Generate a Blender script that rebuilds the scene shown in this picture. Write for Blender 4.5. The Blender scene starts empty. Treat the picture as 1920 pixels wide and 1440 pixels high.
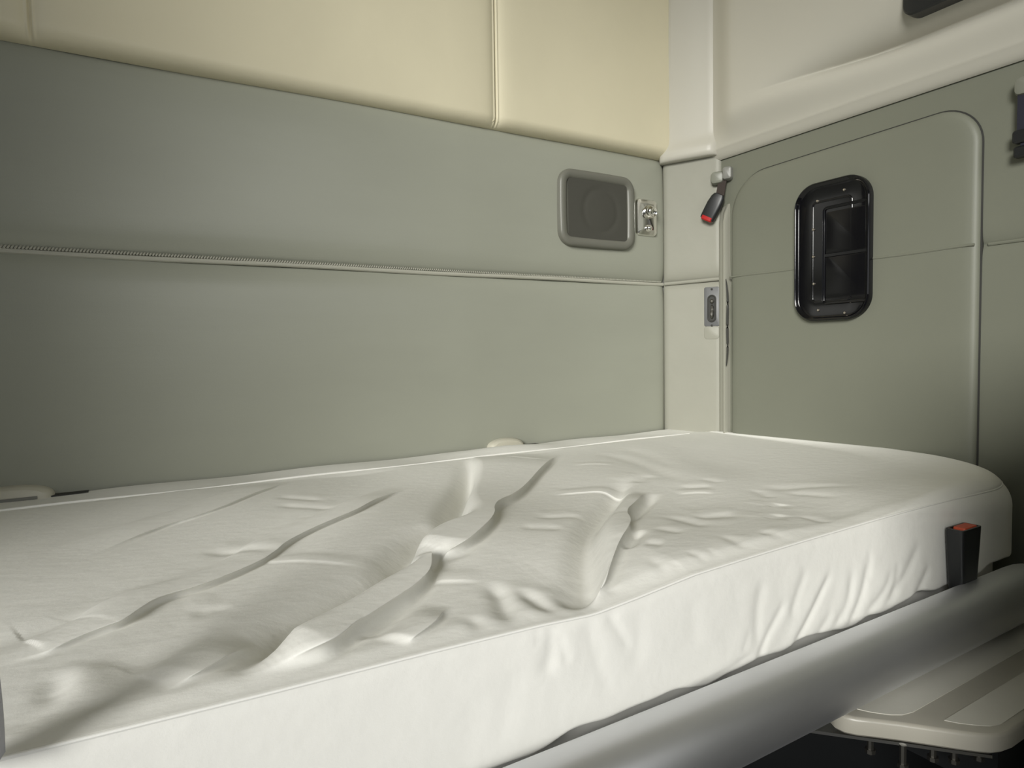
import bpy, bmesh, math, random
import numpy as np
from mathutils import Vector, Matrix

random.seed(7)
S = bpy.context.scene
COL = S.collection

# ------------------------------------------------------------------ helpers
def link(o, parent=None):
    COL.objects.link(o)
    if parent is not None:
        o.parent = parent
    return o

def meshobj(name, verts, faces, mat, parent=None, smooth=True):
    me = bpy.data.meshes.new(name)
    me.from_pydata([tuple(float(c) for c in v) for v in verts], [], faces)
    me.materials.append(mat)
    if smooth:
        me.polygons.foreach_set('use_smooth', [True] * len(me.polygons))
    me.update()
    return link(bpy.data.objects.new(name, me), parent)

def fix_normals(o):
    bm = bmesh.new(); bm.from_mesh(o.data)
    bmesh.ops.recalc_face_normals(bm, faces=bm.faces)
    bm.to_mesh(o.data); bm.free()
    return o

def sharp(o, deg=35):
    m = o.data
    if hasattr(m, 'set_sharp_from_angle'):
        m.set_sharp_from_angle(angle=math.radians(deg))
    return o

def empty(name, loc=(0, 0, 0)):
    o = bpy.data.objects.new(name, None)
    o.empty_display_size = .05
    o.location = loc
    return link(o)

def tag(o, label=None, cat=None, group=None, kind=None):
    if label: o['label'] = label
    if cat: o['category'] = cat
    if group: o['group'] = group
    if kind: o['kind'] = kind
    return o

class MB:
    """collects simple solids into one mesh"""
    def __init__(s): s.v, s.f = [], []
    def add(s, v, f):
        k = len(s.v); s.v += [tuple(p) for p in v]; s.f += [tuple(i + k for i in q) for q in f]
    def box(s, a, b):
        (x0, y0, z0), (x1, y1, z1) = a, b
        v = [(x0,y0,z0),(x1,y0,z0),(x1,y1,z0),(x0,y1,z0),(x0,y0,z1),(x1,y0,z1),(x1,y1,z1),(x0,y1,z1)]
        s.add(v, [(3,2,1,0),(4,5,6,7),(0,1,5,4),(1,2,6,5),(2,3,7,6),(3,0,4,7)])
    def rings(s, rings, cap0=True, cap1=True):
        n = len(rings[0]); v = [p for r in rings for p in r]; f = []
        for i in range(len(rings) - 1):
            for j in range(n):
                k = (j + 1) % n
                f.append((i*n+j, i*n+k, (i+1)*n+k, (i+1)*n+j))
        if cap0: f.append(tuple(range(n - 1, -1, -1)))
        if cap1: f.append(tuple(range((len(rings)-1)*n, len(rings)*n)))
        s.add(v, f)
    def tube(s, pts, r, n=10, up=(0, 0, 1), sx=1.0, sy=1.0):
        pts = [Vector(p) for p in pts]; rr = []
        for i, p in enumerate(pts):
            t = (pts[min(i+1, len(pts)-1)] - pts[max(i-1, 0)]).normalized()
            a = t.cross(Vector(up)); a = a.normalized() if a.length > 1e-5 else Vector((1,0,0))
            b = a.cross(t)
            ri = r[i] if isinstance(r, (list, tuple)) else r
            rr.append([p + a*math.cos(2*math.pi*k/n)*ri*sx + b*math.sin(2*math.pi*k/n)*ri*sy for k in range(n)])
        s.rings(rr)
    def lathe(s, o, ax, prof, n=24):
        """prof: (radius, height) along axis ax from o"""
        ax = Vector(ax).normalized(); a = ax.orthogonal().normalized(); b = ax.cross(a); o = Vector(o)
        s.rings([[o + ax*h + (a*math.cos(2*math.pi*k/n) + b*math.sin(2*math.pi*k/n))*max(r, 1e-5) for k in range(n)] for r, h in prof])
    def build(s, name, mat, parent=None, smooth=True, sh=35):
        o = meshobj(name, s.v, s.f, mat, parent, smooth); fix_normals(o)
        if smooth: sharp(o, sh)
        return o

def rrect(w, h, r, n=8, inset=0.0, bulge=0.0):
    """rounded rectangle outline, centred; bulge bows the sides out a little"""
    hw, hh = w/2 - inset, h/2 - inset
    r = max(min(r - inset, hw, hh), .0008)
    P = []
    for cx, cy, a0 in ((hw-r, hh-r, 0), (-hw+r, hh-r, 90), (-hw+r, -hh+r, 180), (hw-r, -hh+r, 270)):
        for i in range(n + 1):
            a = math.radians(a0 + 90*i/n)
            P.append((cx + r*math.cos(a), cy + r*math.sin(a)))
    # subdivide the straight sides so that bulge can act
    Q = []
    for i, p in enumerate(P):
        q = P[(i+1) % len(P)]; Q.append(p)
        if math.dist(p, q) > .25*min(w, h):
            for k in range(1, 8):
                Q.append((p[0]+(q[0]-p[0])*k/8, p[1]+(q[1]-p[1])*k/8))
    if bulge:
        Q = [(x*(1+bulge*(1-(y/hh)**2)), y*(1+bulge*(1-(x/hw)**2))) for x, y in Q]
    return Q

class Frame:
    """local plane: origin, u, v in the plane, n out of it"""
    def __init__(s, o, u, v, n): s.o, s.u, s.v, s.n = Vector(o), Vector(u).normalized(), Vector(v).normalized(), Vector(n).normalized()
    def __call__(s, a, b, c=0): return s.o + s.u*a + s.v*b + s.n*c

def plate(mb, fr, w, h, r, steps, c=(0, 0), n=8, bulge=0, cap0=True, cap1=True):
    """steps: (inset, height) rings of a rounded rectangle"""
    mb.rings([[fr(c[0]+x, c[1]+y, hh) for x, y in rrect(w, h, r, n, ins, bulge)] for ins, hh in steps], cap0, cap1)

def grid(name, xs, ys, fn, mat, parent=None):
    """fn(X, Y) -> three arrays"""
    X, Y = np.meshgrid(xs, ys)
    V = np.stack([np.broadcast_to(a, X.shape) for a in fn(X, Y)], -1).reshape(-1, 3)
    nx, ny = len(xs), len(ys)
    j, i = np.meshgrid(np.arange(ny-1), np.arange(nx-1), indexing='ij')
    a = (j*nx + i).ravel()
    Fq = np.stack([a, a+1, a+1+nx, a+nx], 1)
    me = bpy.data.meshes.new(name)
    me.vertices.add(len(V)); me.vertices.foreach_set('co', V.astype(np.float32).ravel())
    me.loops.add(Fq.size); me.loops.foreach_set('vertex_index', Fq.ravel().astype(np.int32))
    me.polygons.add(len(Fq)); me.polygons.foreach_set('loop_start', np.arange(0, Fq.size, 4, dtype=np.int32))
    me.update(calc_edges=True); me.validate()
    me.polygons.foreach_set('use_smooth', [True]*len(me.polygons))
    me.materials.append(mat)
    return link(bpy.data.objects.new(name, me), parent)

def sst(a, b, x):
    t = np.clip((x-a)/(b-a), 0, 1); return t*t*(3-2*t)

# ------------------------------------------------------------------ materials
def mat(name, col, rough=.5, metal=0, spec=.5, bump=None, vary=None, coat=0):
    m = bpy.data.materials.new(name); m.use_nodes = True
    nt = m.node_tree; b = nt.nodes['Principled BSDF']
    b.inputs['Base Color'].default_value = (*col, 1)
    b.inputs['Roughness'].default_value = rough
    b.inputs['Metallic'].default_value = metal
    b.inputs['Specular IOR Level'].default_value = spec
    if coat:
        b.inputs['Coat Weight'].default_value = coat; b.inputs['Coat Roughness'].default_value = .05
    tc = nt.nodes.new('ShaderNodeTexCoord')
    if vary:
        sc, amt, stretch = vary
        mp = nt.nodes.new('ShaderNodeMapping'); mp.inputs['Scale'].default_value = stretch
        nz = nt.nodes.new('ShaderNodeTexNoise'); nz.inputs['Scale'].default_value = sc; nz.inputs['Detail'].default_value = 5
        mx = nt.nodes.new('ShaderNodeMix'); mx.data_type = 'RGBA'
        mx.inputs[6].default_value = (*[c*(1-amt) for c in col], 1); mx.inputs[7].default_value = (*[min(1, c*(1+amt)) for c in col], 1)
        nt.links.new(tc.outputs['Object'], mp.inputs['Vector']); nt.links.new(mp.outputs[0], nz.inputs['Vector'])
        nt.links.new(nz.outputs[0], mx.inputs[0]); nt.links.new(mx.outputs[2], b.inputs['Base Color'])
    if bump:
        last = None
        for sc, st, dist, stretch in bump:
            mp = nt.nodes.new('ShaderNodeMapping'); mp.inputs['Scale'].default_value = stretch
            nz = nt.nodes.new('ShaderNodeTexNoise'); nz.inputs['Scale'].default_value = sc; nz.inputs['Detail'].default_value = 4
            bp = nt.nodes.new('ShaderNodeBump'); bp.inputs['Strength'].default_value = st; bp.inputs['Distance'].default_value = dist
            nt.links.new(tc.outputs['Object'], mp.inputs['Vector']); nt.links.new(mp.outputs[0], nz.inputs['Vector'])
            nt.links.new(nz.outputs[0], bp.inputs['Height'])
            if last: nt.links.new(last.outputs[0], bp.inputs['Normal'])
            last = bp
        nt.links.new(last.outputs[0], b.inputs['Normal'])
    return m

one = (1, 1, 1)
M = {}
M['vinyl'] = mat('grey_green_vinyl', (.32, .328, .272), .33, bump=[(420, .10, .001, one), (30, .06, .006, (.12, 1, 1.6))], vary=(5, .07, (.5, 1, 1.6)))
M['vinyl_shaded'] = mat('grey_green_vinyl_shaded', (.17, .176, .138), .5, bump=[(420, .12, .001, one)], vary=(4, .06, one))  # same vinyl as the back wall, darkened to put side shade into the colour
M['corner'] = mat('pale_grey_vinyl', (.29, .287, .24), .5, bump=[(420, .1, .001, one), (9, .2, .01, one)], vary=(6, .06, one))
M['welt'] = mat('lit_welt_cord', (.43, .425, .36), .5)  # wall vinyl painted paler for the light the cord catches
M['cream'] = mat('cream_vinyl', (.68, .63, .46), .5, bump=[(420, .1, .001, one), (5, .2, .02, one)], vary=(4, .05, one))
M['white_plastic'] = mat('off_white_plastic', (.49, .475, .415), .42, bump=[(600, .08, .0006, one)], vary=(3, .03, one))
M['cloth'] = mat('white_cotton', (.83, .825, .785), .8, spec=.2, bump=[(900, .12, .0005, one), (38, .22, .004, (1, 1.6, 1))], vary=(9, .03, one))
M['piping'] = mat('white_piping', (.84, .835, .80), .7, spec=.2)
M['alu'] = mat('satin_aluminium', (.68, .69, .71), .46, metal=.95, bump=[(60, .05, .002, (.15, 1, 1)), (500, .05, .0005, one)], vary=(12, .10, (.6, 2, 2)))
M['step'] = mat('grey_painted_step', (.33, .315, .27), .33, spec=.5, bump=[(700, .12, .0006, one)], vary=(14, .08, one))
M['strip'] = mat('pale_grip_strip', (.47, .46, .41), .6, bump=[(900, .3, .0006, one)], vary=(20, .06, one))
M['grey_plastic'] = mat('grey_plastic', (.15, .15, .125), .4)
M['grille'] = mat('speaker_cloth', (.06, .059, .048), .75, bump=[(1200, .5, .001, one)])
M['chrome'] = mat('chrome', (.85, .84, .80), .12, metal=1)
M['black'] = mat('gloss_black_plastic', (.004, .004, .005), .09, spec=.35)
M['satin_black'] = mat('satin_black_plastic', (.012, .013, .014), .38)
M['base'] = mat('black_bunk_base', (.006, .007, .008), .6)
M['rubber'] = mat('dark_rubber', (.03, .03, .026), .6)
M['red'] = mat('red_button', (.42, .012, .012), .4)
M['orange'] = mat('orange_red_button', (.50, .075, .03), .5)
M['webbing'] = mat('brown_black_webbing', (.035, .025, .02), .8, bump=[(500, .4, .001, (1, 1, 3))])
M['navy'] = mat('navy_webbing', (.014, .014, .026), .8, bump=[(500, .4, .001, (1, 1, 3))])
M['hook'] = mat('grey_hook_plastic', (.20, .205, .17), .4)
M['hook_cap'] = mat('pale_grey_plastic', (.20, .20, .18), .4)
M['dark_steel'] = mat('dull_steel', (.16, .155, .14), .45, metal=1)
M['pane'] = mat('dark_pane', (.004, .004, .005), .22, spec=.3)
M['steel'] = mat('bright_steel', (.55, .55, .53), .3, metal=1)
M['screw'] = mat('brass_steel_screw', (.75, .68, .60), .3, metal=1)
M['latch_plate'] = mat('slate_grey_metal', (.13, .133, .135), .45)
M['clip'] = mat('beige_clip', (.55, .53, .44), .4)
M['curtain'] = mat('pale_grey_fleece', (.50, .50, .53), .9, spec=.1, bump=[(260, .25, .002, one)])
M['floor'] = mat('dark_rubber_floor', (.02, .02, .02), .7)
M['liner'] = mat('grey_liner', (.22, .22, .205), .7)
M['dark_panel'] = mat('grey_laminate', (.34, .34, .32), .5)
M['mark'] = mat('white_print', (.7, .7, .7), .6)

# ------------------------------------------------------------------ camera
# a hand-held phone looking across the bunk
yaw, pitch, roll = .5406, -.0505, -.0179
F = Vector((math.sin(yaw)*math.cos(pitch), math.cos(yaw)*math.cos(pitch), math.sin(pitch)))
R0 = F.cross(Vector((0, 0, 1))).normalized(); U0 = R0.cross(F)
R_ = R0*math.cos(roll) + U0*math.sin(roll); U_ = -R0*math.sin(roll) + U0*math.cos(roll)
cam = bpy.data.cameras.new('camera')
cam.sensor_fit = 'HORIZONTAL'; cam.sensor_width = 36; cam.lens = 36*1213.1/1920
cam.clip_start = .01
co = link(bpy.data.objects.new('camera', cam))
mw = Matrix.Identity(4)
for i in range(3):
    mw[i][0], mw[i][1], mw[i][2] = R_[i], U_[i], -F[i]
mw.translation = Vector((-1.5771, -1.5336, .2657))
co.matrix_world = mw
S.camera = co

# ------------------------------------------------------------------ cab shell
ZF, ZC, XL, YF = -.95, 2.40, -2.85, -4.0
Z1, ZM = .860, .474          # top of the grey padding, height of the middle seam
def struct(o): o['kind'] = 'structure'; return o

def slab(name, a, b, m):
    mb = MB(); mb.box(a, b); return struct(mb.build(name, m, None, False))

slab('floor', (XL-.05, YF-.05, ZF-.05), (.08, .08, ZF), M['floor'])
slab('ceiling', (XL-.05, YF-.05, ZC), (.08, .08, ZC+.05), M['cream'])
# left wall with an unseen opening shaped to steer the sun, front wall with the windscreen opening
def pierced(name, along_x, c0, c1, a0, a1, holes):
    """wall between a0..a1 with rectangular openings (p0, p1, z0, z1), built as one mesh"""
    mb = MB(); ps = sorted({a0, a1, *[h[0] for h in holes], *[h[1] for h in holes]}); zz = sorted({ZF, ZC, *[h[2] for h in holes], *[h[3] for h in holes]})
    for p, q in zip(ps[:-1], ps[1:]):
        for u, v in zip(zz[:-1], zz[1:]):
            if any(h[0] <= p and q <= h[1] and h[2] <= u and v <= h[3] for h in holes): continue
            mb.box((p, c0, u) if along_x else (c0, p, u), (q, c1, v) if along_x else (c1, q, v))
    return struct(mb.build(name, M['liner'], None, False))
pierced('wall_left', False, XL-.05, XL, YF, .03, [(-3.75, -1.28, .28, 2.28)])
pierced('wall_front', True, YF-.05, YF, XL, .05, [(-1.34, -.22, .25, 1.11), (-1.34, -.22, 1.30, 1.66)])   # windscreen, and an upper opening added for fill light

# --- padded grey back wall, one grid with the seam valley in it
def pad(z, lo, hi, d, s):
    """pillow height of a pad between lo and hi"""
    return d*(1-np.exp(-np.clip(z-lo, 0, None)/s))*(1-np.exp(-np.clip(hi-z, 0, None)/s))
xs = np.linspace(XL, -.076, 300); zs = np.concatenate([np.linspace(-.25, ZM-.06, 60), np.linspace(ZM-.058, ZM+.058, 60), np.linspace(ZM+.06, Z1-.05, 50), np.linspace(Z1-.048, Z1+.012, 26)])
def backf(X, Z):
    d = np.where(Z < ZM, pad(Z, -2, ZM, .022, .026), pad(Z, ZM, Z1+.016, .026, .024))
    d = d + .003*np.sin(X*3.1+1)*np.sin(Z*5.2) + .002*np.sin(X*7.3+Z*4)
    d = d*(1-.6*np.exp(-np.clip(-.076-X, 0, None)/.012))
    return X, .018-d, Z
wb = struct(grid('wall_back', xs, zs, backf, M['vinyl']))
mb = MB()
wp = [(x, .0105+.0006*math.sin(x*40), ZM-.002+.0012*math.sin(x*9)) for x in np.linspace(XL, -.078, 150)]
mb.tube(wp, .0058, 10)
mb.build('welt', M['welt'], wb)
mb = MB()
for i in range(300):
    x = -1.80 + i*.0057
    t = max(0, 1-(x+1.8)/1.2)
    if x > -.09: break
    w = .0011+.0009*t
    mb.tube([(x, .0060, ZM+.0028), (x+.0022, .0042, ZM+.0046+.001*t), (x+.0036, .0072, ZM+.0068+.0012*t)], w, 5)
mb.build('stitching', M['welt'], wb)
slab('trim_1', (XL, .016, -.6), (.06, .06, ZC), M['liner'])         # rear bulkhead behind the padding

# --- cream padded panels above, overlapping the grey padding
seams = [-2.9, -1.699, -.703, -.05]
xs = np.unique(np.concatenate([np.linspace(XL, -.045, 260)] + [np.linspace(s-.03, s+.03, 41) for s in seams[1:3]]))
zs = np.concatenate([np.linspace(Z1, Z1+.05, 26), np.linspace(Z1+.055, ZC, 44)])
def creamf(X, Z):
    d = np.zeros_like(X)
    for a, b in zip(seams[:-1], seams[1:]):
        k = (X >= a) & (X <= b)
        hi = b if b > -.5 else b
        d = np.where(k, pad(X, a, hi+(.03 if b > -.1 else 0), .016, .016), d)
    zz = np.clip((Z-Z1)/.030, 0, 1)
    edge = np.sqrt(np.clip(1-(1-zz)**2, 0, 1))
    d = (d + .006) * edge
    d = d + .003*np.sin(X*4+Z*3)*edge
    for s in seams[1:3]:
        for o_, w in ((-.004, .0028), (.0045, .0028)):
            d = d + .0042*np.exp(-((X-s-o_)/w)**2)*edge
    # right edge leans away towards the top
    xx = X + np.where(X > -.12, (X+.12)/.075*np.clip((Z-Z1)/.5, 0, 1)*.018, 0) - np.where(X > -.12, (X+.12)/.075*.02, 0)
    return xx, -.008-d+.016*(1-edge), Z
cu = struct(grid('wall_back_upper', xs, zs, creamf, M['cream']))
for s in seams[1:3]:
    mb = MB()
    for k in range(int((ZC-Z1-.02)/.0085)):
        z = Z1+.014+k*.0085
        for sx in (-.0105, .0115):
            mb.tube([(s+sx, -.0155, z), (s+sx*.62, -.0185, z+.003), (s+sx*.40, -.0180, z+.0055)], .0012, 5)
    mb.build('stitching', M['cream'], cu)

# --- padded corner post between back and right wall
CH0, CHU, CHN = Vector((-.079, 0, 0)), Vector((.44496, -.89555, 0)), Vector((-.89555, -.44496, 0))
CHL = .1775
fc = Frame(CH0, CHU, (0, 0, 1), CHN)
us = np.linspace(-.006, CHL+.004, 50); zs = np.concatenate([np.linspace(-.25, ZM-.05, 40), np.linspace(ZM-.048, ZM+.052, 50), np.linspace(ZM+.055, .852, 40)])
def cornerf(Uu, Z):
    d = np.where(Z < ZM, pad(Z, -2, ZM, .017, .016), pad(Z, ZM, 2, .017, .016))
    e = np.sqrt(np.clip(1-np.clip(1-(Uu+.006)/.02, 0, 1)**2, 0, 1))*np.sqrt(np.clip(1-np.clip(1-(CHL+.004-Uu)/.02, 0, 1)**2, 0, 1))
    h = d*(.35+.65*e) - .010
    return (CH0.x+CHU.x*Uu+CHN.x*h, CH0.y+CHU.y*Uu+CHN.y*h, Z)
wc = struct(grid('wall_corner', us, zs, cornerf, M['corner']))
mb = MB(); mb.tube([fc(u, ZM-.002+.004*u/CHL, -.001) for u in np.linspace(0, CHL-.004, 20)], .0058, 10)
mb.build('welt', M['corner'], wc)

# --- white moulded pillar above the corner post
def pil(z):
    """outward offset and left shift of the pillar section at height z"""
    lip = math.exp(-((max(z-.872, 0))/.022)**2)
    return .020 + .016*lip, -.012*lip
mb = MB(); rings = []
zs = [.846, .849, .854, .862, .872, .880, .888, .896, .906, .92, .95] + list(np.linspace(1.0, ZC, 12))
for z in zs:
    h, sh = pil(z)
    if z < .853: h -= (.853-z)*1.0
    lean = .016*min(1, (z-.85)/.5)
    prof = []
    u0, u1 = .004+sh+lean, .172
    pts = [(u0-.004, -.02), (u0-.002, h*.3), (u0+.002, h*.75), (u0+.008, h*.97), (u0+.018, h), (u0+.05, h+.002), (u0+.09, h+.002), (u1-.030, h), (u1-.018, h*.97), (u1-.008, h*.82), (u1-.001, h*.5), (u1+.004, h*.1), (u1+.006, -.02)]
    rings.append([fc(a, z, b) for a, b in pts])
mb.rings(rings)
struct(mb.build('trim_2', M['white_plastic'], None, True, 60))

# --- right wall: grey padding, edge strip and door
ys = np.linspace(-2.2, -.150, 120); zs = np.concatenate([np.linspace(ZF, ZM-.04, 30), np.linspace(ZM-.038, ZM+.042, 40), np.linspace(ZM+.045, .845, 24)])
def rightf(Y, Z):
    d = np.where(Z < ZM, pad(Z, -2, ZM, .008, .012), pad(Z, ZM, 2, .008, .012))
    return (.008-d, Y, Z)
wr = struct(grid('wall_right', ys, zs, rightf, M['vinyl_shaded']))
mb = MB(); mb.tube([(.006, y, ZM) for y in np.linspace(-2.2, -.87, 30)], .004, 8); mb.build('welt', M['vinyl_shaded'], wr)
pierced('trim_3', False, .012, .06, YF, .016, [(-3.70, -2.40, .15, 1.25)])
# upright edge strip beside the door
mb = MB(); rings = []
for z, k in ((-.25, 1), (.64, 1), (.67, .8), (.695, .4), (.70, .1)):
    pts = [(.01, -.152), (-.004, -.154), (-.010, -.160), (-.011, -.170), (-.013, -.178), (-.019, -.182), (-.022, -.186), (-.021, -.1905), (-.014, -.193), (.01, -.194)]
    rings.append([(.01+(x-.01)*k, y, z) for x, y in pts])
mb.rings(rings); struct(mb.build('trim_4', M['corner'], None, True, 40))

# door slab: rounded outline, puffed edges
fr = Frame((0, -.5315, .285), (0, -1, 0), (0, 0, 1), (-1, 0, 0))
DW, DH, DR = .655, .966, .088
def door_outline(ins):
    """left top corner wider than the right one"""
    hw, hh = DW/2-ins, DH/2-ins; P = []
    for sx, sy, r, a0 in ((1, 1, DR, 0), (-1, 1, .115, 90), (-1, -1, .03, 180), (1, -1, .03, 270)):
        r = max(r-ins, .002); cx, cy = sx*(hw-r), sy*(hh-r)
        for i in range(13):
            a = math.radians(a0+90*i/12); P.append((cx+r*math.cos(a), cy+r*math.sin(a)))
    return [(x, y + (.012*(x/DW+.35) if y > 0 else 0)) for x, y in P]
door = struct(empty('door_1', (0, -.5315, -.2)))
def kid(o, parent):
    """parent while keeping the place"""
    o.parent = parent; o.matrix_parent_inverse = Matrix.Translation(-Vector(parent.location)); return o
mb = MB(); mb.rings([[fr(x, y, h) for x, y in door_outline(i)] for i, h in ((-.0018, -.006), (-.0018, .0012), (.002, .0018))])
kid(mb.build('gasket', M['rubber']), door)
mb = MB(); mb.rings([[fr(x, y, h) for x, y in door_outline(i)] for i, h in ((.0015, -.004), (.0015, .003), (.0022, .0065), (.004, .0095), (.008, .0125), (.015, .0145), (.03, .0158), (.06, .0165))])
kid(mb.build('panel', M['vinyl_shaded'], None, True, 80), door)
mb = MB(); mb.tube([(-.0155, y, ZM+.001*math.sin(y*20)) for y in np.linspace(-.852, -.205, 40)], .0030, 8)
kid(mb.build('welt', M['vinyl_shaded']), door)
# rubber weatherstrip that has bulged out on the hinge side
mb = MB()
pts = [(-.0225, -.1965-.007*math.sin(math.pi*t)-.002*math.sin(9*t), .47-.26*t) for t in np.linspace(0, 1, 24)]
mb.tube(pts, [.001+.0025*math.sin(math.pi*t)**.5 for t in np.linspace(0, 1, 24)], 8)
kid(mb.build('weatherstrip', M['rubber']), door)

# --- white moulded upper side panel with its recess
ys = np.linspace(-2.2, -.140, 170); zs = np.concatenate([np.linspace(.831, .86, 14), np.linspace(.864, 1.10, 90), np.linspace(1.11, ZC, 24)])
def upperf(Y, Z):
    t = -Y
    x = -.024*np.sqrt(np.clip((Z-.830)/.030, 0, 1))                   # lower edge rolls out
    x = x - .034*sst(.85, .95, Z)
    zc = .968 - .012*sst(.3, .7, t)                                   # fold line, deepening away from the corner
    x = x + .066*sst(.27, .75, t)*np.exp(-np.abs(Z-zc)/.022)
    x = x - .02*sst(.30, .8, t)*sst(zc+.01, zc+.16, Z)
    x = x + .035*(1-sst(.14, .25, t))*sst(.85, .95, Z)                # runs back into the pillar
    return (x, Y, Z)
struct(grid('wall_right_upper', ys, zs, upperf, M['white_plastic']))

# ------------------------------------------------------------------ vent window set in the door
vent = tag(empty('vent_window', (-.0165, -.534, .507)), 'glossy black rounded vent window with small screws, set in the padded door', 'window', kind='thing')
fv = Frame((0, 0, 0), (0, -1, 0), (0, 0, 1), (-1, 0, 0))
mb = MB()
plate(mb, fv, .204, .355, .060, [(0, 0), (0, .012), (.0012, .0165), (.004, .019), (.007, .0175), (.010, .012), (.014, .010), (.047, .009), (.0485, .0102), (.050, .0106), (.0515, .0102), (.053, .0085), (.056, .0085)], n=10)
mb.build('flange', M['black'], vent)
mb = MB()
plate(mb, fv, .118, .244, .010, [(-.002, .002), (-.002, .0115), (-.0008, .0128), (.0008, .0118), (.0020, .0118), (.0034, .0130), (.0048, .0118), (.0055, .009), (.007, .009)], c=(.038, -.012), n=4)
mb.build('inner_frame', M['black'], vent)
for zc_, hh_ in ((.044, .106), (-.068, .106)):
    mb = MB(); plate(mb, fv, .106, hh_, .005, [(0, .006), (0, .0095), (.002, .0105)], c=(.038, zc_), n=3)
    mb.build('pane', M['pane'], vent)
mb = MB(); mb.box(tuple(fv(-.016, -.0155, .004)), tuple(fv(.092, -.0085, .0122))); mb.build('divider', M['black'], vent)
for y, z in ((-.568, .651), (-.496, .638), (-.485, .567), (-.485, .497), (-.487, .427), (-.5, .358), (-.572, .347)):
    mb = MB(); mb.lathe(fv(-y-.534, z-.507, .008), (-1, 0, 0), [(.0036, 0), (.0036, .0026), (.0026, .0042), (.0008, .0048)], 12)
    mb.build('screw', M['screw'], vent)

# ------------------------------------------------------------------ speaker
sp = tag(empty('speaker', (-.361, -.006, .675)), 'grey rounded wall speaker with dark mesh grille beside the chrome lamp', 'speaker')
fs = Frame((0, 0, 0), (1, 0, 0), (0, 0, 1), (0, -1, 0))
mb = MB()
plate(mb, fs, .275, .216, .040, [(0, -.006), (0, .010), (.0015, .0145), (.005, .0175), (.011, .0185), (.020, .0165), (.0245, .0130), (.026, .010), (.027, .0100)], n=8, bulge=.018)
mb.build('frame', M['grey_plastic'], sp)
gx = np.linspace(-.109, .109, 70); gz = np.linspace(-.086, .086, 56)
def grillef(X, Z):
    r = np.hypot(X-.010, Z)
    return (X, -.0125 + .0015*np.exp(-((r-.062)/.010)**2) - .0015*sst(.06, 0, r), Z)
grid('grille', gx, gz, grillef, M['grille'], sp)

# ------------------------------------------------------------------ chrome reading lamp
lamp = tag(empty('reading_lamp', (-.168, -.006, .672)), 'small chrome reading lamp on the grey wall right of the speaker', 'lamp')
mb = MB(); plate(mb, fs, .084, .112, .012, [(0, -.006), (0, .006), (.003, .011), (.014, .014), (.018, .0145)], n=5)
mb.build('plate', M['chrome'], lamp)
mb = MB(); mb.lathe(fs(.004, .018, .012), fs.n + Vector((0, 0, -.25)), [(.020, 0), (.021, .006), (.0195, .014), (.016, .022), (.0145, .0235), (.011, .019), (.006, .017), (.001, .0165)], 28)
mb.build('lamp_head', M['chrome'], lamp)
mb = MB(); mb.lathe(fs(.001, -.034, .013), fs.n, [(.011, 0), (.011, .004), (.009, .010), (.006, .013), (.001, .014)], 20)
mb.build('knob', M['chrome'], lamp)

# ------------------------------------------------------------------ hooks and hanging buckles
def hook(loc, fr_, label):
    h = tag(empty('wall_hook', loc), label, 'hook', 'grey hooks for the bunk net')
    mb = MB(); plate(mb, fr_, .040, .038, .012, [(0, -.004), (0, .018), (.003, .026), (.008, .028)], c=(-.013, -.005), n=3)
    mb.build('body', M['hook'], h)
    mb = MB(); plate(mb, fr_, .030, .040, .009, [(0, -.004), (0, .024), (.003, .031), (.008, .033)], c=(.018, .003), n=4)
    mb.build('cap', M['hook_cap'], h)
    return h
hk = Frame((0, 0, 0), CHU, (0, 0, 1), CHN)
hl = fc(.186, .780, .006)
hook(hl, hk, 'grey plastic hook above the hanging red-button buckle, beside the door')
bk = tag(empty('seat_belt_buckle', fc(.150, .690, .022)), 'black belt buckle with red button hanging from the corner hook', 'buckle')
def bp(u, z, n): return hk(u-.150, z-.690, n-.022)
mb = MB()
for (u0, z0, u1, z1) in ((.190, .768, .184, .738), (.184, .738, .181, .716)):
    a, b = Vector(bp(u0, z0, .026)), Vector(bp(u1, z1, .026))
    e = hk.u*.013 + hk.v*.004; t = hk.n*.0015
    mb.rings([[p+e+t, p-e+t, p-e-t, p+e-t] for p in (a, b)])
mb.build('strap', M['webbing'], bk)
ax = (Vector(bp(.142, .655, .026)) - Vector(bp(.180, .724, .026)))
o0 = Vector(bp(.180, .724, .026)); d = ax.normalized(); sd = d.cross(hk.n).normalized()
def ring(t, w, th, off=0):
    c = o0 + ax*t + hk.n*off
    return [c + sd*(w*math.copysign(abs(math.cos(a))**.55, math.cos(a))) + hk.n*(th*math.copysign(abs(math.sin(a))**.55, math.sin(a))) for a in [2*math.pi*k/24 for k in range(24)]]
mb = MB(); mb.rings([ring(-.02, .010, .006), ring(0, .015, .008), ring(.12, .020, .010), ring(.4, .023, .0115), ring(.85, .0225, .0115), ring(1.0, .0215, .0105)])
mb.build('housing', M['satin_black'], bk)
mb = MB(); mb.rings([ring(.90, .017, .0085, .0042), ring(1.02, .0175, .0085, .0035), ring(1.06, .015, .006, .003)])
mb.build('button', M['red'], bk)
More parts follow.
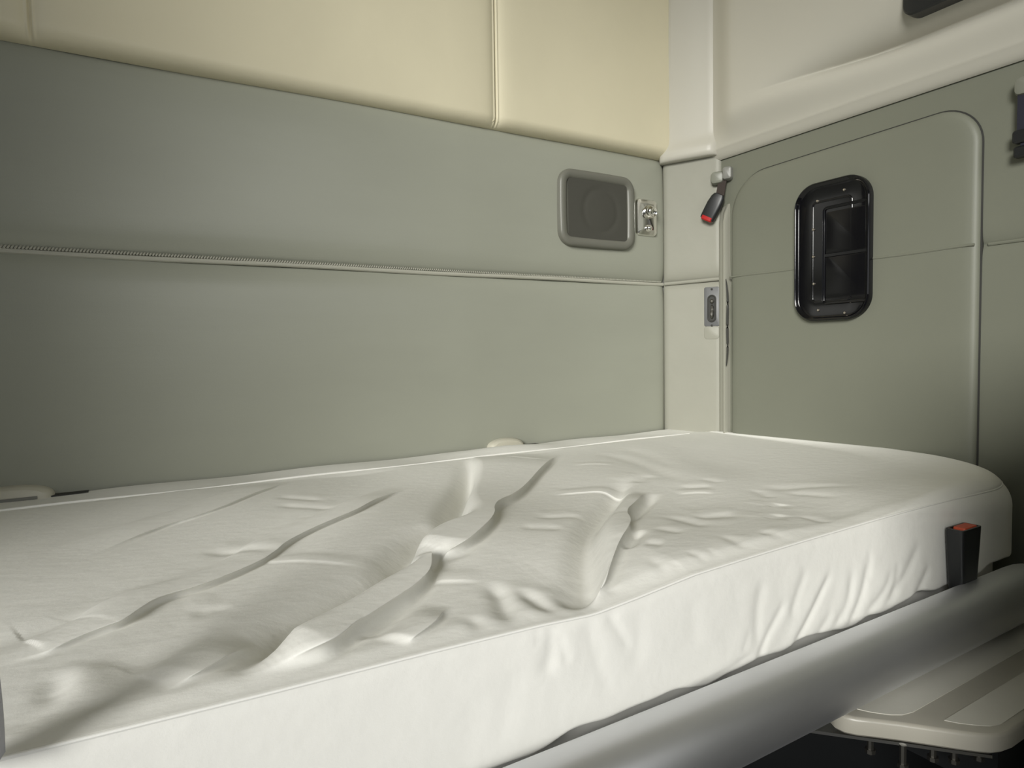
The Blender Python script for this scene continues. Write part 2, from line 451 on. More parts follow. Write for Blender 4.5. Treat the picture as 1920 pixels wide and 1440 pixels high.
# second hook and strap at the edge of the view
hr = Frame((0, 0, 0), (0, -1, 0), (0, 0, 1), (-1, 0, 0))
hook((.0, -.953, .780), hr, 'grey plastic hook on the side wall holding the dark navy strap')
st = tag(empty('hanging_strap', (-.02, -.944, .70)), 'dark navy strap with black buckle hanging from the side wall hook, at the right edge', 'strap')
mb = MB()
for z0, z1, w in ((.065, -.02, .017),):
    mb.rings([[hr(s*w, z, n) for s, n in ((-1, -.002), (1, -.002), (1, .002), (-1, .002))] for z in (z0, z1)])
mb.build('webbing', M['navy'], st)
mb = MB(); plate(mb, hr, .046, .026, .006, [(0, -.008), (0, .006), (.003, .009)], c=(0, -.024)); mb.build('slider', M['satin_black'], st)
mb = MB(); plate(mb, hr, .044, .022, .005, [(0, -.008), (0, .005), (.003, .008)], c=(.001, -.054)); mb.build('tongue', M['satin_black'], st)
mb = MB(); mb.box((-.003, -.012, -.052), (.001, .010, -.02)); mb.build('loop', M['navy'], st)

# ------------------------------------------------------------------ latch plate on the corner post
lt = tag(empty('latch_plate', fc(.151, .392, .0065)), 'grey metal latch plate with oval slot on the pale corner post', 'latch')
mb = MB(); plate(mb, hk, .046, .120, .005, [(0, -.004), (0, .002), (.0015, .003)], n=4); mb.build('plate', M['latch_plate'], lt)
mb = MB(); plate(mb, hk, .027, .084, .0135, [(0, .001), (0, .0052), (.002, .0062), (.004, .0052), (.0045, .0034)], n=8, c=(.001, -.006)); mb.build('slot_rim', M['rubber'], lt)
mb = MB()
mb.lathe(hk(.002, .016, .004), hk.n, [(.006, 0), (.0062, .004), (.003, .007), (.0005, .0072)], 16)
mb.tube([hk(.002, z, .005+.003*math.sin(i)) for i, z in enumerate(np.linspace(-.036, .004, 8))], [.003, .005, .006, .006, .0055, .005, .0045, .003], 10, up=tuple(hk.n))
mb.build('bolt', M['dark_steel'], lt)
for z in (.053, -.058):
    mb = MB(); mb.lathe(hk(.001, z, .002), hk.n, [(.0035, 0), (.0035, .002), (.001, .003)], 12); mb.build('screw', M['rubber'], lt)
pt = tag(empty('cover_pad', fc(.150, .312, .0065)), 'pale blank cover pad just under the metal latch plate', 'cover')
mb = MB(); plate(mb, hk, .046, .040, .010, [(0, -.004), (0, .001), (.002, .002)], n=5); mb.build('pad', M['corner'], pt)

# ------------------------------------------------------------------ black panel on the upper side wall
cp = tag(empty('control_panel', (-.058, -.897, 1.060)), 'black control panel with tiny white markings on the white upper side wall', 'control panel')
mb = MB(); plate(mb, hr, .34, .155, .026, [(0, -.04), (0, .012), (.003, .016), (.008, .017)], n=8, c=(0, 0)); mb.build('housing', M['satin_black'], cp)
mb = MB()
for dy in (-.128, -.120):
    mb.lathe(hr(dy, -.052, .0168), hr.n, [(.0022, 0), (.0022, .0008), (.0005, .001)], 8)
mb.build('marking', M['mark'], cp)

# ------------------------------------------------------------------ mattress
def pdist(X, Y, pts):
    """distance, signed side and arc parameter (0..1) to a polyline"""
    P = np.array(pts, float)[:, :2]
    seg = np.hypot(*(P[1:]-P[:-1]).T); L = np.concatenate([[0], np.cumsum(seg)])
    best = np.full(X.shape, 1e9); sgn = np.zeros(X.shape); par = np.zeros(X.shape)
    for i in range(len(P)-1):
        a, b = P[i], P[i+1]; ab = b-a; l2 = (ab**2).sum()+1e-12
        t = np.clip(((X-a[0])*ab[0]+(Y-a[1])*ab[1])/l2, 0, 1)
        dx, dy = X-a[0]-t*ab[0], Y-a[1]-t*ab[1]; d = np.hypot(dx, dy)
        k = d < best
        best = np.where(k, d, best); sgn = np.where(k, np.sign(ab[0]*dy-ab[1]*dx), sgn); par = np.where(k, (L[i]+t*seg[i])/L[-1], par)
    return best, sgn, par

def smoothline(pts, n=3):
    P = np.array(pts, float)
    for _ in range(n):
        Q = [P[0]]
        for a, b in zip(P[:-1], P[1:]): Q += [a*.75+b*.25, a*.25+b*.75]
        Q.append(P[-1]); P = np.array(Q)
        if len(P) > 60: break
    return P

def fade(p, a=.12, b=.12):
    return sst(0, a, p)*sst(1, 1-b, p) if True else p

def param(P, p, col):
    c = np.concatenate([[0], np.cumsum(np.hypot(*(P[1:, :2]-P[:-1, :2]).T))]); c /= c[-1]
    return np.interp(p, c, P[:, col])

def ridge(X, Y, pts, H, soft, tail, k=1.0, V=0.0, foot=None):
    """raised fold lying to the left of its lip line; pts carry the fold's width. Left flank soft, right edge a steep lip."""
    P = np.array(pts, float)
    d, s, p = pdist(X, Y, smoothline(P[:, :2], 2))
    w = param(P, p, 2); sd = d*s - .010*k
    lip = sst(-.006*k, .010*k, sd)
    fl = np.minimum(w*.55, soft)
    back = 1-sst(w-fl, w+fl*.9, sd)
    if foot is not None:
        d2, s2, _p = pdist(X, Y, smoothline(foot, 3)); back = 1-sst(-soft, .008, d2*s2)
    crown = .80+.20*np.sin(np.clip(sd/w, 0, 1)*math.pi)
    q = sd-(w+.010*k)
    val = V*np.where(q > 0, np.exp(-(q/(.042*k))**2), np.exp(-(q/(.014*k))**2))
    return (H*lip*back*crown - val - .16*H*np.exp(-((sd+.009*k)/(.007*k))**2))*fade(p, *tail)

def dip(X, Y, pts, V, wo, wi, tail):
    """trough along the rear foot of a fold: slopes in gently from the left, rises steeply on the right"""
    d, s, p = pdist(X, Y, smoothline(pts, 3)); q = d*s
    return -V*np.where(q > 0, np.exp(-(q/wo)**2), np.exp(-(q/wi)**2))*fade(p, *tail)

def lean(X, Y, pts, amp, tail, kk=1.0):
    """the lip leans sideways over the valley on its right: dx, dy"""
    P = np.array(pts, float)
    d, s, p = pdist(X, Y, smoothline(P[:, :2], 2)); sd = d*s - .010*kk
    q = sd-.014*kk
    k = amp*np.where(q < 0, np.exp(-(q/(.009*kk))**2), np.exp(-(q/(.030*kk))**2))*fade(p, *tail)
    tx = param(P, np.clip(p+.04, 0, 1), 0) - param(P, np.clip(p-.04, 0, 1), 0)
    ty = param(P, np.clip(p+.04, 0, 1), 1) - param(P, np.clip(p-.04, 0, 1), 1)
    l = np.hypot(tx, ty)+1e-9
    return k*ty/l, -k*tx/l

def crease(X, Y, pts, depth, w=.006, lift=.3, tail=(.2, .2), lw=3.0):
    """valley line with a soft swelling on both sides, more on the left"""
    d, s, p = pdist(X, Y, smoothline(pts, 2)); sd = d*s; f = fade(p, *tail)
    h = -depth*np.exp(-(d/w)**2)
    lift = lift*.45; depth = depth*1.25; w = w*.72
    h = h + lift*depth*np.exp(-((sd-w*lw)/(w*lw*.8))**2) + .35*lift*depth*np.exp(-((sd+w*lw)/(w*lw*.9))**2)
    return h*f

RIDGES = [  # lip line with fold width, height, softness of the rear flank, fading at the ends
 ([(-1.497, -.995, .035), (-1.475, -.988, .05), (-1.450, -.983, .065), (-1.428, -.976, .078), (-1.413, -.964, .084), (-1.396, -.945, .088), (-1.38, -.935, .090), (-1.356, -.916, .092), (-1.332, -.899, .094), (-1.316, -.888, .096), (-1.289, -.863, .10), (-1.272, -.840, .09), (-1.255, -.80, .08), (-1.235, -.765, .06)], .018, .014, (.20, .12)),
 ([(-1.262, -.806, .06), (-1.241, -.803, .075), (-1.219, -.797, .09), (-1.192, -.782, .10), (-1.156, -.749, .11), (-1.123, -.716, .115), (-1.096, -.681, .12), (-1.075, -.640, .125), (-1.041, -.598, .14), (-.997, -.57, .16), (-.926, -.501, .18), (-.825, -.395, .19), (-.70, -.28, .16), (-.62, -.20, .10)], .017, .030, (.08, .30)),
 ([(-1.150, -1.012, .028), (-1.115, -.975, .030), (-1.075, -.94, .040), (-1.033, -.903, .055), (-.995, -.876, .064), (-.952, -.835, .068), (-.92, -.785, .070), (-.87, -.748, .070), (-.81, -.705, .066), (-.745, -.66, .05)], .014, .018, (.10, .25)),
]
LEAN = [.021, .021, .016]
DIPS = [  # foot line, depth, outer and inner width, fading
 ([(-1.52, -.975), (-1.485, -.935), (-1.451, -.899), (-1.408, -.869), (-1.352, -.826), (-1.31, -.795), (-1.261, -.721), (-1.227, -.685), (-1.197, -.664), (-1.160, -.645), (-1.135, -.615), (-1.094, -.538), (-1.011, -.41), (-.948, -.306), (-.905, -.22), (-.87, -.12)], .030, .026, .012, (.13, .30)),
 ([(-1.187, -1.008), (-1.155, -.967), (-1.114, -.916), (-1.067, -.86), (-.997, -.785), (-.921, -.715), (-.834, -.648), (-.76, -.585), (-.70, -.53)], .021, .021, .013, (.08, .3)),
]
SMALL = [  # lesser folds: lip line, height, width, fading
 ([(-1.69, -.850), (-1.65, -.851), (-1.636, -.845), (-1.622, -.83), (-1.605, -.818), (-1.587, -.809), (-1.572, -.781), (-1.554, -.756), (-1.516, -.74), (-1.473, -.708), (-1.435, -.675), (-1.423, -.658), (-1.391, -.611), (-1.358, -.579), (-1.309, -.543), (-1.26, -.508), (-1.214, -.452), (-1.159, -.403), (-1.087, -.339)], .0082, .05, (.16, .25)),
 ([(-1.635, -.54), (-1.607, -.513), (-1.575, -.469), (-1.53, -.417), (-1.481, -.385), (-1.44, -.35), (-1.41, -.314), (-1.352, -.238), (-1.275, -.163)], .0045, .07, (.3, .2)),
 ([(-1.438, -.668), (-1.432, -.681), (-1.408, -.691), (-1.381, -.715), (-1.35, -.748), (-1.323, -.769)], .0012, .03, (.05, .4)),
 ([(-.913, -.559), (-.876, -.578), (-.833, -.603), (-.807, -.628), (-.789, -.654)], .0020, .04, (.25, .3)),
 ([(-1.556, -.977), (-1.545, -.971), (-1.524, -.955), (-1.5, -.931), (-1.47, -.905)], .005, .05, (.3, .5)),
 ([(-1.282, -.858), (-1.257, -.874), (-1.232, -.890)], .0015, .035, (.03, .5)),
 ([(-.735, -.7), (-.704, -.715), (-.684, -.743)], .0014, .03, (.3, .3)),
 ([(-.723, -.375), (-.679, -.387), (-.654, -.426)], .0012, .03, (.3, .3)),
 ([(-1.363, -.993), (-1.349, -.983), (-1.325, -.964), (-1.302, -.944), (-1.285, -.93)], .006, .035, (.15, .5)),
]
C_ = [  # points, depth, width, lift, tails
 ([(-1.262, -.822), (-1.243, -.78), (-1.225, -.75)], .008, .007, .2, (.3, .5)),
 ([(-.935, -.793), (-.892, -.766), (-.824, -.717), (-.754, -.666)], .008, .011, .3, (.15, .3)),
 ([(-1.033, -.903), (-.998, -.879), (-.955, -.848)], .007, .010, .3, (.3, .3)),
 ([(-1.50, -.58), (-1.484, -.59), (-1.455, -.603), (-1.426, -.649)], 0.0019, 0.0121, .9, (.3, .3)),
 ([(-1.72, -.79), (-1.685, -.789), (-1.666, -.785), (-1.646, -.778), (-1.60, -.755)], 0.0033, 0.0243, .3, (.2, .5)),
 ([(-1.619, -.866), (-1.618, -.916), (-1.618, -.965)], -.004, .022, .5, (.4, .4)),
 ([(-1.632, -.876), (-1.634, -.916), (-1.634, -.951)], .004, .012, .3, (.4, .4)),
 ([(-1.533, -.811), (-1.513, -.809), (-1.488, -.804)], 0.0017, 0.0135, .8, (.4, .4)),
 ([(-1.352, -.305), (-1.313, -.34), (-1.274, -.374)], 0.0017, 0.0121, .8, (.3, .3)),
 ([(-1.369, -.372), (-1.318, -.413), (-1.262, -.442)], 0.0017, 0.0121, .8, (.3, .3)),
 ([(-1.297, -1.0), (-1.290, -.985), (-1.280, -.955)], .005, .010, .3, (.2, .5)),
 ([(-1.22, -.883), (-1.229, -.917), (-1.248, -.967), (-1.263, -1.004)], .006, .012, .5, (.3, .1)),
 ([(-1.2, -.912), (-1.205, -.957), (-1.201, -.986), (-1.192, -1.013)], .005, .011, .6, (.3, .1)),
 ([(-1.232, -.978), (-1.231, -.999), (-1.229, -1.014)], .003, .006, .6, (.4, .1)),
 ([(-1.121, -.97), (-1.114, -.985), (-1.108, -1.0)], 0.0017, 0.0081, .7, (.3, .2)),
 ([(-1.149, -.985), (-1.152, -1.0)], 0.0011, 0.0068, .7, (.3, .2)),
 ([(-1.029, -.94), (-1.04, -.977), (-1.043, -1.0)], 0.0019, 0.0095, .7, (.4, .1)),
 ([(-1.015, -.970), (-1.025, -.993)], 0.0017, 0.0068, .7, (.4, .1)),
 ([(-.977, -.955), (-.977, -.973), (-.976, -.99)], 0.0019, 0.0081, .7, (.4, .1)),
 ([(-.945, -.962), (-.964, -.994)], 0.0017, 0.0068, .7, (.4, .1)),
 ([(-.886, -.932), (-.906, -.985)], 0.0022, 0.0095, .7, (.4, .1)),
 ([(-.838, -.95), (-.829, -.985)], 0.0022, 0.0108, .7, (.4, .1)),
 ([(-.700, -.917), (-.713, -.975)], 0.0017, 0.0095, .7, (.4, .1)),
 ([(-.695, -.667), (-.667, -.68), (-.64, -.70)], 0.0017, 0.0108, .8, (.3, .3)),
 ([(-1.0, -.90), (-.984, -.924)], 0.0017, 0.0108, .8, (.3, .3)),
 ([(-.837, -.834), (-.792, -.846), (-.771, -.87)], 0.0028, 0.0162, .7, (.3, .3)),
 ([(-.856, -.791), (-.857, -.847), (-.867, -.892)], 0.0022, 0.0135, .7, (.3, .3)),
 ([(-.61, -.64), (-.608, -.69)], 0.0017, 0.0121, .7, (.3, .3)),
 ([(-.598, -.751), (-.629, -.819)], 0.0017, 0.0121, .7, (.3, .3)),
 ([(-.758, -.917), (-.715, -.899)], 0.0028, 0.0135, .4, (.3, .3)),
 ([(-.682, -.862), (-.647, -.853)], 0.0028, 0.0149, .4, (.3, .3)),
 ([(-.932, -.846), (-.919, -.895)], 0.0017, 0.0121, .7, (.3, .3)),
 ([(-.585, -.803), (-.557, -.846), (-.56, -.892)], 0.0017, 0.0135, .7, (.3, .3)),
 ([(-.58, -.765), (-.5, -.808), (-.423, -.862)], 0.0017, 0.0162, .9, (.2, .3)),
 ([(-.556, -.246), (-.562, -.365), (-.606, -.501), (-.665, -.645)], 0.0022, 0.0243, .9, (.2, .2)),
 ([(-.439, -.224), (-.5, -.389), (-.588, -.57)], 0.0017, 0.0243, .9, (.2, .3)),
 ([(-1.034, -.686), (-.995, -.704), (-.956, -.721)], 0.0017, 0.0135, .8, (.3, .3)),
 ([(-1.09, -.73), (-1.03, -.77)], 0.0017, 0.0135, .8, (.3, .3)),
 ([(-.792, -.168), (-.785, -.244), (-.754, -.299)], 0.0017, 0.0108, .8, (.3, .3)),
 ([(-.735, -.58), (-.65, -.545)], 0.0028, 0.0189, .5, (.3, .3)),
]
FR_ = [  # drapes on the front face (x, z)
 ([(-.845, -.060), (-.865, -.080), (-.891, -.105), (-.910, -.140)], .004, .006), ([(-.838, -.097), (-.835, -.076), (-.799, -.029)], .0035, .008),
 ([(-.845, -.15), (-.832, -.129), (-.804, -.102), (-.772, -.068), (-.742, -.040)], .005, .006), ([(-.75, -.14), (-.744, -.125), (-.713, -.103), (-.698, -.048)], .004, .008),
 ([(-.907, -.12), (-.907, -.066), (-.889, -.025)], .0035, .009), ([(-.72, -.145), (-.706, -.128), (-.677, -.092), (-.658, -.040)], .0045, .008),
 ([(-.795, -.138), (-.748, -.1)], .003, .007), ([(-.675, -.135), (-.664, -.124), (-.622, -.103), (-.594, -.070)], .005, .009),
 ([(-.934, -.115), (-.920, -.085)], .002, .007), ([(-1.05, -.142), (-1.026, -.136), (-.961, -.129), (-.905, -.116)], .003, .005),
 ([(-.63, -.135), (-.612, -.121), (-.552, -.08), (-.512, -.040)], .005, .010), ([(-.545, -.14), (-.527, -.126), (-.486, -.085)], .005, .009),
 ([(-1.17, -.004), (-1.167, -.035), (-1.155, -.081), (-1.140, -.11)], .002, .009), ([(-1.146, -.008), (-1.13, -.038), (-1.112, -.065)], .003, .007),
 ([(-1.219, -.006), (-1.215, -.034), (-1.228, -.065)], .004, .009), ([(-1.235, -.010), (-1.229, -.030)], .002, .006), ([(-1.015, -.025), (-1.018, -.09)], .0022, .014),
 ([(-1.207, -.02), (-1.198, -.06)], .002, .006), ([(-1.102, -.02), (-1.106, -.09)], .002, .012), ([(-1.30, -.05), (-1.33, -.13)], .002, .02), ([(-1.26, -.04), (-1.285, -.12)], .002, .014),
 ([(-.58, -.06), (-.60, -.12)], .003, .009), ([(-.655, -.03), (-.66, -.08)], .002, .007),
]
seam_x = [-2.8, -1.655, -1.49, -1.35, -1.226, -1.170, -1.155, -1.10, -1.013, -.90, -.814, -.596, -.388, -.1, 0]
seam_z = [.004, .003, -.002, -.005, -.009, -.0125, -.0125, -.008, .0005, .004, .006, .010, .015, .015, .015]
def bed_top_h(X, Y):
    h = np.zeros_like(X)
    for (pts, H, sf, t), fi in zip(RIDGES, (0, 0, 1)): h = h + ridge(X, Y, pts, H, sf, t, foot=DIPS[fi][0])
    for pts, V, wo, wi, t in DIPS: h = h + dip(X, Y, pts, V, wo, wi, t)
    for pts, H, w, t in SMALL: h = h + ridge(X, Y, [(a, b, w) for a, b in pts], H, w*.9, t, .6, H*.35)
    for pts, dp, w, lf, t in C_: h = h + crease(X, Y, pts, dp, w, lf, t)
    # broad unevenness of the padding
    h = h + .004*np.sin(X*5.1+.5)*np.sin(Y*4.3) + .0025*np.sin(X*11+Y*7) + .0012*np.sin(X*26-Y*17)
    return h

RC, XR = .225, -.012
def yfront(x):
    """plan outline of the front edge: straight, then a rounded corner"""
    xc = XR-RC
    t = np.clip((x-xc)/RC, 0, 1)
    return -1.0+RC-RC*np.sqrt(np.clip(1-t*t, 0, 1))
xa = np.linspace(-2.80, -1.78, 40); xb = np.linspace(-1.775, -.56, 720); xc_ = np.linspace(-.555, XR-RC, 110)
xd = XR-RC + RC*np.sin(np.linspace(0, math.pi/2, 44)[1:])
bx = np.concatenate([xa, xb, xc_, xd])
YB = -.122                                       # rear piping line
nt_, nf, nb = 480, 90, 26
def build_mattress():
    nx = len(bx); yf = yfront(bx); zs_ = np.interp(bx, seam_x, seam_z)
    ang = np.where(bx > XR-RC, np.arcsin(np.clip((bx-(XR-RC))/RC, 0, 1)), 0)   # turn of the front face at the corner
    rows = []
    rad = .0005+.055*sst(-.66, -.22, bx)
    # front face, bottom to seam
    zb = -.215
    for t in np.linspace(0, 1, nf):
        z = zb + (zs_-.0035*(1-rad/.055)-.293*rad-zb)*t
        X = bx.copy(); d = np.zeros(nx)
        for pts, dp, w in FR_:
            d += crease(X, z, pts, dp*.36, w, .8, (.25, .25))
        lower = sst(-.14, -.10, z)
        d += .006*(1-rad/.0555)*np.sin((z-zb)/(zs_-zb)*math.pi)                  # slight belly
        hem = -.130+.0035*np.sin(bx*21)+.0025*np.sin(bx*47+1)+.0012*np.sin(bx*83)
        d -= .028*(1-sst(hem-.012, hem+.002, z))                   # tucked under at the hem
        edge = 1-sst(-.012, 0, z-zs_+rad)
        d = d*edge
        nxv, nyv = np.sin(ang), -np.cos(ang)
        zr = z - (zs_-rad)                                             # how far into the rounded shoulder
        d = d - np.where(zr > 0, rad-np.sqrt(np.clip(rad**2-np.clip(zr, 0, None)**2, 0, None)), 0)
        rows.append(np.stack([X+d*nxv, yf+d*nyv, z], 1))
    # seam valley then top, front to rear piping
    i0 = .293*rad
    X0, Y0 = bx-i0*np.sin(ang), yf+i0*np.cos(ang)
    tt = np.linspace(0, 1, nt_)**.92
    for t in tt:
        s_ = float(sst(0, .12, t))
        X = X0*(1-s_)+bx*s_; Y = Y0 + (YB-Y0)*t
        dist = i0 + (Y-Y0)*np.maximum(np.cos(ang), .25)
        base = zs_*(1-sst(0, .25, dist)) + .0045*sst(0, .03, dist)
        base = base - np.where(dist < rad, rad-np.sqrt(np.clip(rad**2-(rad-dist)**2, 0, None)), 0)
        dist = np.clip(dist-i0, 0, None)
        h = bed_top_h(X, Y)
        taper = sst(0, .030, dist)*(.25+.75*sst(.002, .05, dist))*sst(0, .03, YB-Y)*sst(0, -.09, X-XR)
        # at the right hand end the cover is drawn smooth over the corner
        smooth = 1-sst(-.55, -.30, X)*.8
        ox, oy = 0, 0
        for (pts, H, sf, tl), am in zip(RIDGES, LEAN):
            a_, b_ = lean(X, Y, pts, am, tl); ox = ox + a_*taper; oy = oy + b_*taper
        for pts, H, w_, tl in SMALL:
            a_, b_ = lean(X, Y, pts, H*2.0, tl, .6); ox = ox + a_*taper; oy = oy + b_*taper
        rows.append(np.stack([X+ox, Y+oy, base + h*taper*smooth], 1))
    # band between rear piping and the wall
    for t in np.linspace(0, 1, nb)[1:]:
        X = bx.copy(); Y = YB + (-.0125-YB)*t
        hump = .012*np.exp(-((X+.70)/.16)**2)*np.sin(math.pi*min(1, t*1.0))
        z = .0045 - .003*math.sin(math.pi*min(t*3, 1)*.5) + .003*t + hump + .0015*np.sin(X*17+t*3)
        rows.append(np.stack([X, np.full(nx, Y), z], 1))
    V = np.concatenate(rows); nr = len(rows)
    me = bpy.data.meshes.new('cover')
    j, i = np.meshgrid(np.arange(nr-1), np.arange(nx-1), indexing='ij'); a = (j*nx+i).ravel()
    Fq = np.stack([a, a+1, a+1+nx, a+nx], 1)
    me.vertices.add(len(V)); me.vertices.foreach_set('co', V.astype(np.float32).ravel())
    me.loops.add(Fq.size); me.loops.foreach_set('vertex_index', Fq.ravel().astype(np.int32))
    me.polygons.add(len(Fq)); me.polygons.foreach_set('loop_start', np.arange(0, Fq.size, 4, dtype=np.int32))
    me.update(calc_edges=True)
    me.polygons.foreach_set('use_smooth', [True]*len(me.polygons))
    me.materials.append(M['cloth'])
    return me
mt = tag(link(bpy.data.objects.new('mattress', build_mattress())), 'bunk mattress in a wrinkled white fitted cover with piped edges', 'mattress')
mb = MB(); k = bx[::3]
zz = np.interp(k, seam_x, seam_z)
rk = .293*(.0005+.055*sst(-.66, -.22, k)); ak = np.where(k > XR-RC, np.arcsin(np.clip((k-(XR-RC))/RC, 0, 1)), 0)
mb.tube(list(zip(k-rk*np.sin(ak), yfront(k)-.0005+rk*np.cos(ak), zz-.0008-rk)), .0017, 8); mb.build('piping', M['piping'], mt)
mb = MB(); mb.tube([(x, YB, .0052+.0012*math.sin(x*14)) for x in np.linspace(-2.79, -.10, 200)], .0022, 8); mb.build('piping', M['piping'], mt)
# foam block inside the cover
mb = MB(); mb.box((-2.79, -.93, -.21), (-.28, -.02, -.045)); mb.build('foam_core', M['piping'], mt, False)

# ------------------------------------------------------------------ rail, base, step
ra = tag(empty('bed_rail', (0, 0, -.154)), 'rounded satin aluminium rail along the front of the bunk', 'rail')
def rail_ring(x, s=1.0):
    c = (-1.052, 0); P = []
    for k in range(40):
        a = 2*math.pi*k/40
        ca, sa = math.cos(a), math.sin(a)
        P.append((x, c[0] + .039*s*math.copysign(abs(ca)**.86, ca), .041*s*math.copysign(abs(sa)**.86, sa)))
    return P
mb = MB()
xr = list(np.linspace(-2.8, -.30, 40))
mb.rings([rail_ring(x) for x in xr] + [rail_ring(-.275, .985), rail_ring(-.258, .94), rail_ring(-.246, .85), rail_ring(-.240, .70)])
mb.build('tube', M['alu'], ra)
mb = MB(); mb.rings([[(-.779, -1.0765, .0305), (-.757, -1.0795, .0272), (-.761, -1.0727, .0345)], [(-.779, -1.0775, .0318), (-.757, -1.0805, .0285), (-.761, -1.0737, .0358)]]); mb.build('notch', M['rubber'], ra)
base = tag(empty('bunk_plinth', (0, 0, -.46)), 'black bunk base below the aluminium rail', 'plinth')
mb = MB(); mb.box((-2.8, -1.006, -.49), (-.012, -.02, .24)); mb.build('housing', M['base'], base, False)

sp_ = tag(empty('fold_out_step', (0, 0, -.2)), 'grey step board with paler grip strips, below the rail', 'step')
out = [(-.02, -1.030), (-.780, -1.030), (-.800, -1.034), (-.812, -1.043), (-.818, -1.054), (-.817, -1.066), (-.810, -1.077), (-.797, -1.090), (-.776, -1.112), (-.735, -1.160), (-.722, -1.174), (-.712, -1.183), (-.698, -1.189), (-.680, -1.192), (-.02, -1.192)]
def inset_poly(P, d):
    n = len(P); Q = []
    for i in range(n):
        a, b, c = Vector((*P[i-1], 0)), Vector((*P[i], 0)), Vector((*P[(i+1) % n], 0))
        e1, e2 = (b-a).normalized(), (c-b).normalized()
        n1, n2 = Vector((-e1.y, e1.x, 0)), Vector((-e2.y, e2.x, 0))
        m_ = (n1+n2); m_ = m_/max(m_.length_squared, .4)*2*.5*2 if False else (n1+n2).normalized()/max(.5, math.cos(n1.angle(n2)/2))
        q = b + m_*d; Q.append((q.x, q.y))
    return Q
mb = MB()
mb.rings([[(x, y, z) for x, y in inset_poly(out, i)] for i, z in ((.003, -.024), (0, -.021), (0, -.0045), (.001, -.002), (.003, -.0004), (.005, 0))])
mb.build('board', M['step'], sp_)
def strip(P):
    mb = MB(); mb.rings([[(x, y, z) for x, y in P] for z in (-.0005, .0008)]); mb.build('grip_strip', M['strip'], sp_, False)
strip([(-.020, -1.064), (-.790, -1.066), (-.782, -1.080), (-.768, -1.096), (-.756, -1.104), (-.738, -1.108), (-.020, -1.106)])
strip([(-.020, -1.137), (-.725, -1.138), (-.716, -1.152), (-.705, -1.163), (-.692, -1.174), (-.676, -1.179), (-.020, -1.179)])
mb = MB(); mb.rings([[(x, y, z) for x, y in ((-.840, -1.010), (-.690, -1.176), (-.685, -1.172), (-.60, -1.02))] for z in (-.040, -.036)])
mb.build('bracket', M['steel'], sp_, False)
mb = MB(); mb.box((-.66, -1.17, -.10), (-.02, -1.02, -.024)); mb.build('support', M['base'], sp_, False)
for x, y, z in ((-.775, -1.075, -.056), (-.755, -1.105, -.066), (-.728, -1.127, -.054), (-.708, -1.142, -.056), (-.686, -1.160, -.050)):
    mb = MB(); mb.lathe((x, y, -.038), (0, 0, -1), [(.004, 0), (.004, -z-.042), (.0065, -z-.042), (.0065, -z-.037), (.002, -z-.034)], 8); mb.build('bolt', M['dark_steel'], sp_)

# upright buckle wedged between mattress and rail
ub = tag(empty('seat_belt_buckle', (-.428, -1.024, -.075)), 'upright black buckle with orange-red button between mattress and aluminium rail', 'buckle')
fu = Frame((0, 0, 0), (1, 0, 0), (0, 1, 0), (0, 0, 1))
mb = MB(); rr = []
for z, w, d_, r in ((-.062, .044, .022, .004), (-.05, .047, .023, .004), (.02, .058, .026, .004), (.040, .060, .027, .004), (.0455, .060, .027, .004), (.0455, .053, .021, .003), (.040, .052, .020, .003)):
    rr.append([fu(x, y, z) for x, y in rrect(w, d_, r, 4)])
n_ = min(len(q) for q in rr); 
if all(len(q) == n_ for q in rr): mb.rings(rr)
mb.build('housing', M['satin_black'], ub)
mb = MB(); plate(mb, fu, .040, .019, .003, [(0, .038), (0, .0445), (.001, .0465)], c=(.005, 0), n=3); mb.build('button', M['orange'], ub)
mb = MB(); mb.box((-.040, -.006, -.066), (.012, .006, -.052)); mb.build('strap', M['webbing'], ub, False)

# clips where the wall padding meets the mattress
def clip(x, w, label):
    c = tag(empty('wall_clip', (x, 0, .013)), label, 'clip', 'beige clips at the foot of the back wall')
    mb = MB(); rr = []
    for yy, s, z0 in ((.0, 1.0, 0), (-.018, 1.0, 0), (-.026, .92, .001), (-.030, .80, .002)):
        P = []
        for k in range(24):
            a = math.pi*k/23
            P.append((w/2*s*math.cos(a), yy, -.012+(.028*s)*math.sin(a)**.7))
        P.append((-w/2*s, yy, -.02)); P.append((w/2*s, yy, -.02))
        rr.append(P)
    mb.rings(rr); mb.build('lip', M['clip'], c)
    mb = MB(); mb.box((-w*.3, -.0325, -.010), (w*.30, -.029, -.0045)); mb.build('edge', M['hook_cap'], c, False)
    mb = MB(); mb.box((-w*.5, -.026, -.02), (w*.92, -.004, -.0075)); mb.build('slot', M['rubber'], c, False)
clip(-.688, .11, 'beige clip at the foot of the grey wall, below and left of the speaker')
clip(-1.765, .13, 'beige clip at the foot of the grey wall, at the left edge behind the mattress')

# ------------------------------------------------------------------ bunk curtain drawn to the left
cz = np.linspace(.012, 1.9, 190); cs = np.linspace(0, 1, 90)
def curtainf(Sx, Z):
    edge = -1.6505 - .030*(.35-Z)*.42 + .0016*np.sin(Z*17+2.4) + .0010*np.sin(Z*41) - .008*sst(.44, .50, Z)
    x = edge - .034*Sx
    y = -1.0105 - .008*(1-np.cos(Sx*19+.5*np.sin(Z*3)*Sx))*sst(.02, .15, Sx)
    return (x, y, Z)
cu_ = grid('bunk_curtain', cs, cz, curtainf, M['curtain'])
sm = cu_.modifiers.new('thickness', 'SOLIDIFY'); sm.thickness = .003
tag(cu_, 'pale grey fleecy curtain hanging at the left edge of the bunk', 'curtain')

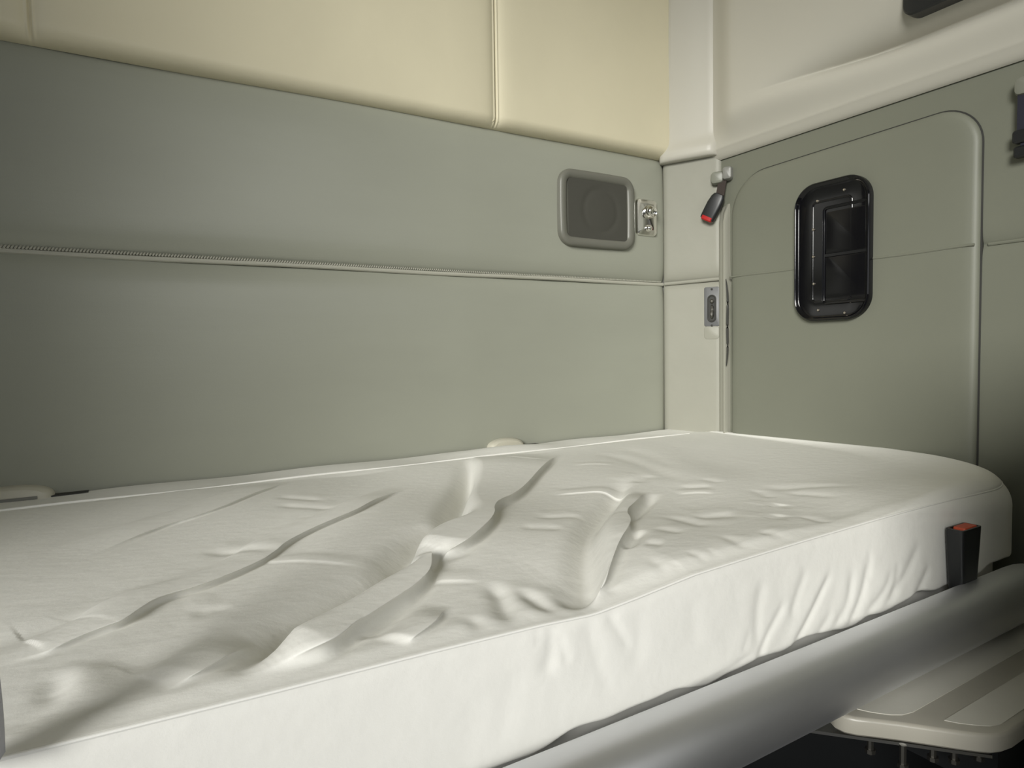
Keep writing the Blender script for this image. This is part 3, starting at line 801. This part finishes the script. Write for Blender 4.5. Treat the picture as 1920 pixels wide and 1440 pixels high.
# ------------------------------------------------------------------ unseen cabinet added to shade the bed's right end
cl = tag(empty('shade_cabinet', (-.495, -1.71, ZF)), 'added low grey cabinet, out of view, shading the right end of the bunk', 'cabinet')
mb = MB(); mb.box((-.475, -.10, 0), (.47, .345, .345-ZF)); mb.build('carcass', M['dark_panel'], cl, False)
mb = MB(); fk = Frame((0, 0, .345-ZF), (1, 0, 0), (0, 1, 0), (0, 0, 1)); plate(mb, fk, .975, .475, .03, [(.003, 0), (0, .003), (0, .028), (.004, .032)], c=(-.0075, .1175)); mb.build('top', M['step'], cl)
for x0 in (-.465, .005):
    mb = MB(); mb.box((x0, -.115, .06), (x0+.455, -.10, .31-ZF)); d_ = mb.build('door', M['grey_plastic'], cl, False)
    mb = MB(); mb.tube([(x0+.20, -.13, .24-ZF), (x0+.26, -.13, .24-ZF)], .006, 8); mb.build('handle', M['steel'], d_)

# ------------------------------------------------------------------ light: daylight through the windscreen and side openings, plus an added upper fill
def area(name, loc, target, sx, sy, power, col):
    l = bpy.data.lights.new(name, 'AREA'); l.shape = 'RECTANGLE'; l.size, l.size_y = sx, sy; l.energy = power; l.color = col
    o = link(bpy.data.objects.new(name, l)); o.location = loc
    o.rotation_euler = (Vector(target)-Vector(loc)).to_track_quat('-Z', 'Y').to_euler()
    return o
area('daylight_windscreen', (-.78, YF-.02, .68), (-.78, 0, .68), 1.10, .84, 3.5, (1, .99, .96))
area('added_upper_fill', (-.78, YF-.02, 1.48), (-.95, 0, .3), 1.10, .34, 8, (1, .99, .96))  # fill lamp added high up to brighten the bed top
area('daylight_passenger_window', (.11, -3.05, .70), (-2.8, -3.05, .40), 1.28, 1.0, 6, (1, .99, .96))
sl = bpy.data.lights.new('hazy_sun', 'SUN'); sl.energy = SUN_E = 3.8; sl.angle = math.radians(22); sl.color = (1, .985, .93)
so = link(bpy.data.objects.new('hazy_sun', sl)); so.location = (XL-1, -3.5, 1.8)
_az, _el = math.radians(52), math.radians(17)
so.rotation_euler = Vector((math.sin(_az)*math.cos(_el), math.cos(_az)*math.cos(_el), -math.sin(_el))).to_track_quat('-Z', 'Y').to_euler()

w = bpy.data.worlds.new('world'); S.world = w; w.use_nodes = True
w.node_tree.nodes['Background'].inputs[0].default_value = (.80, .88, 1, 1)
w.node_tree.nodes['Background'].inputs[1].default_value = .6

S.view_settings.view_transform = 'Standard'
S.view_settings.look = 'None'
S.view_settings.exposure = 0
S.view_settings.gamma = 1
S.cycles.use_denoising = True
S.cycles.max_bounces = 10
S.cycles.diffuse_bounces = 6
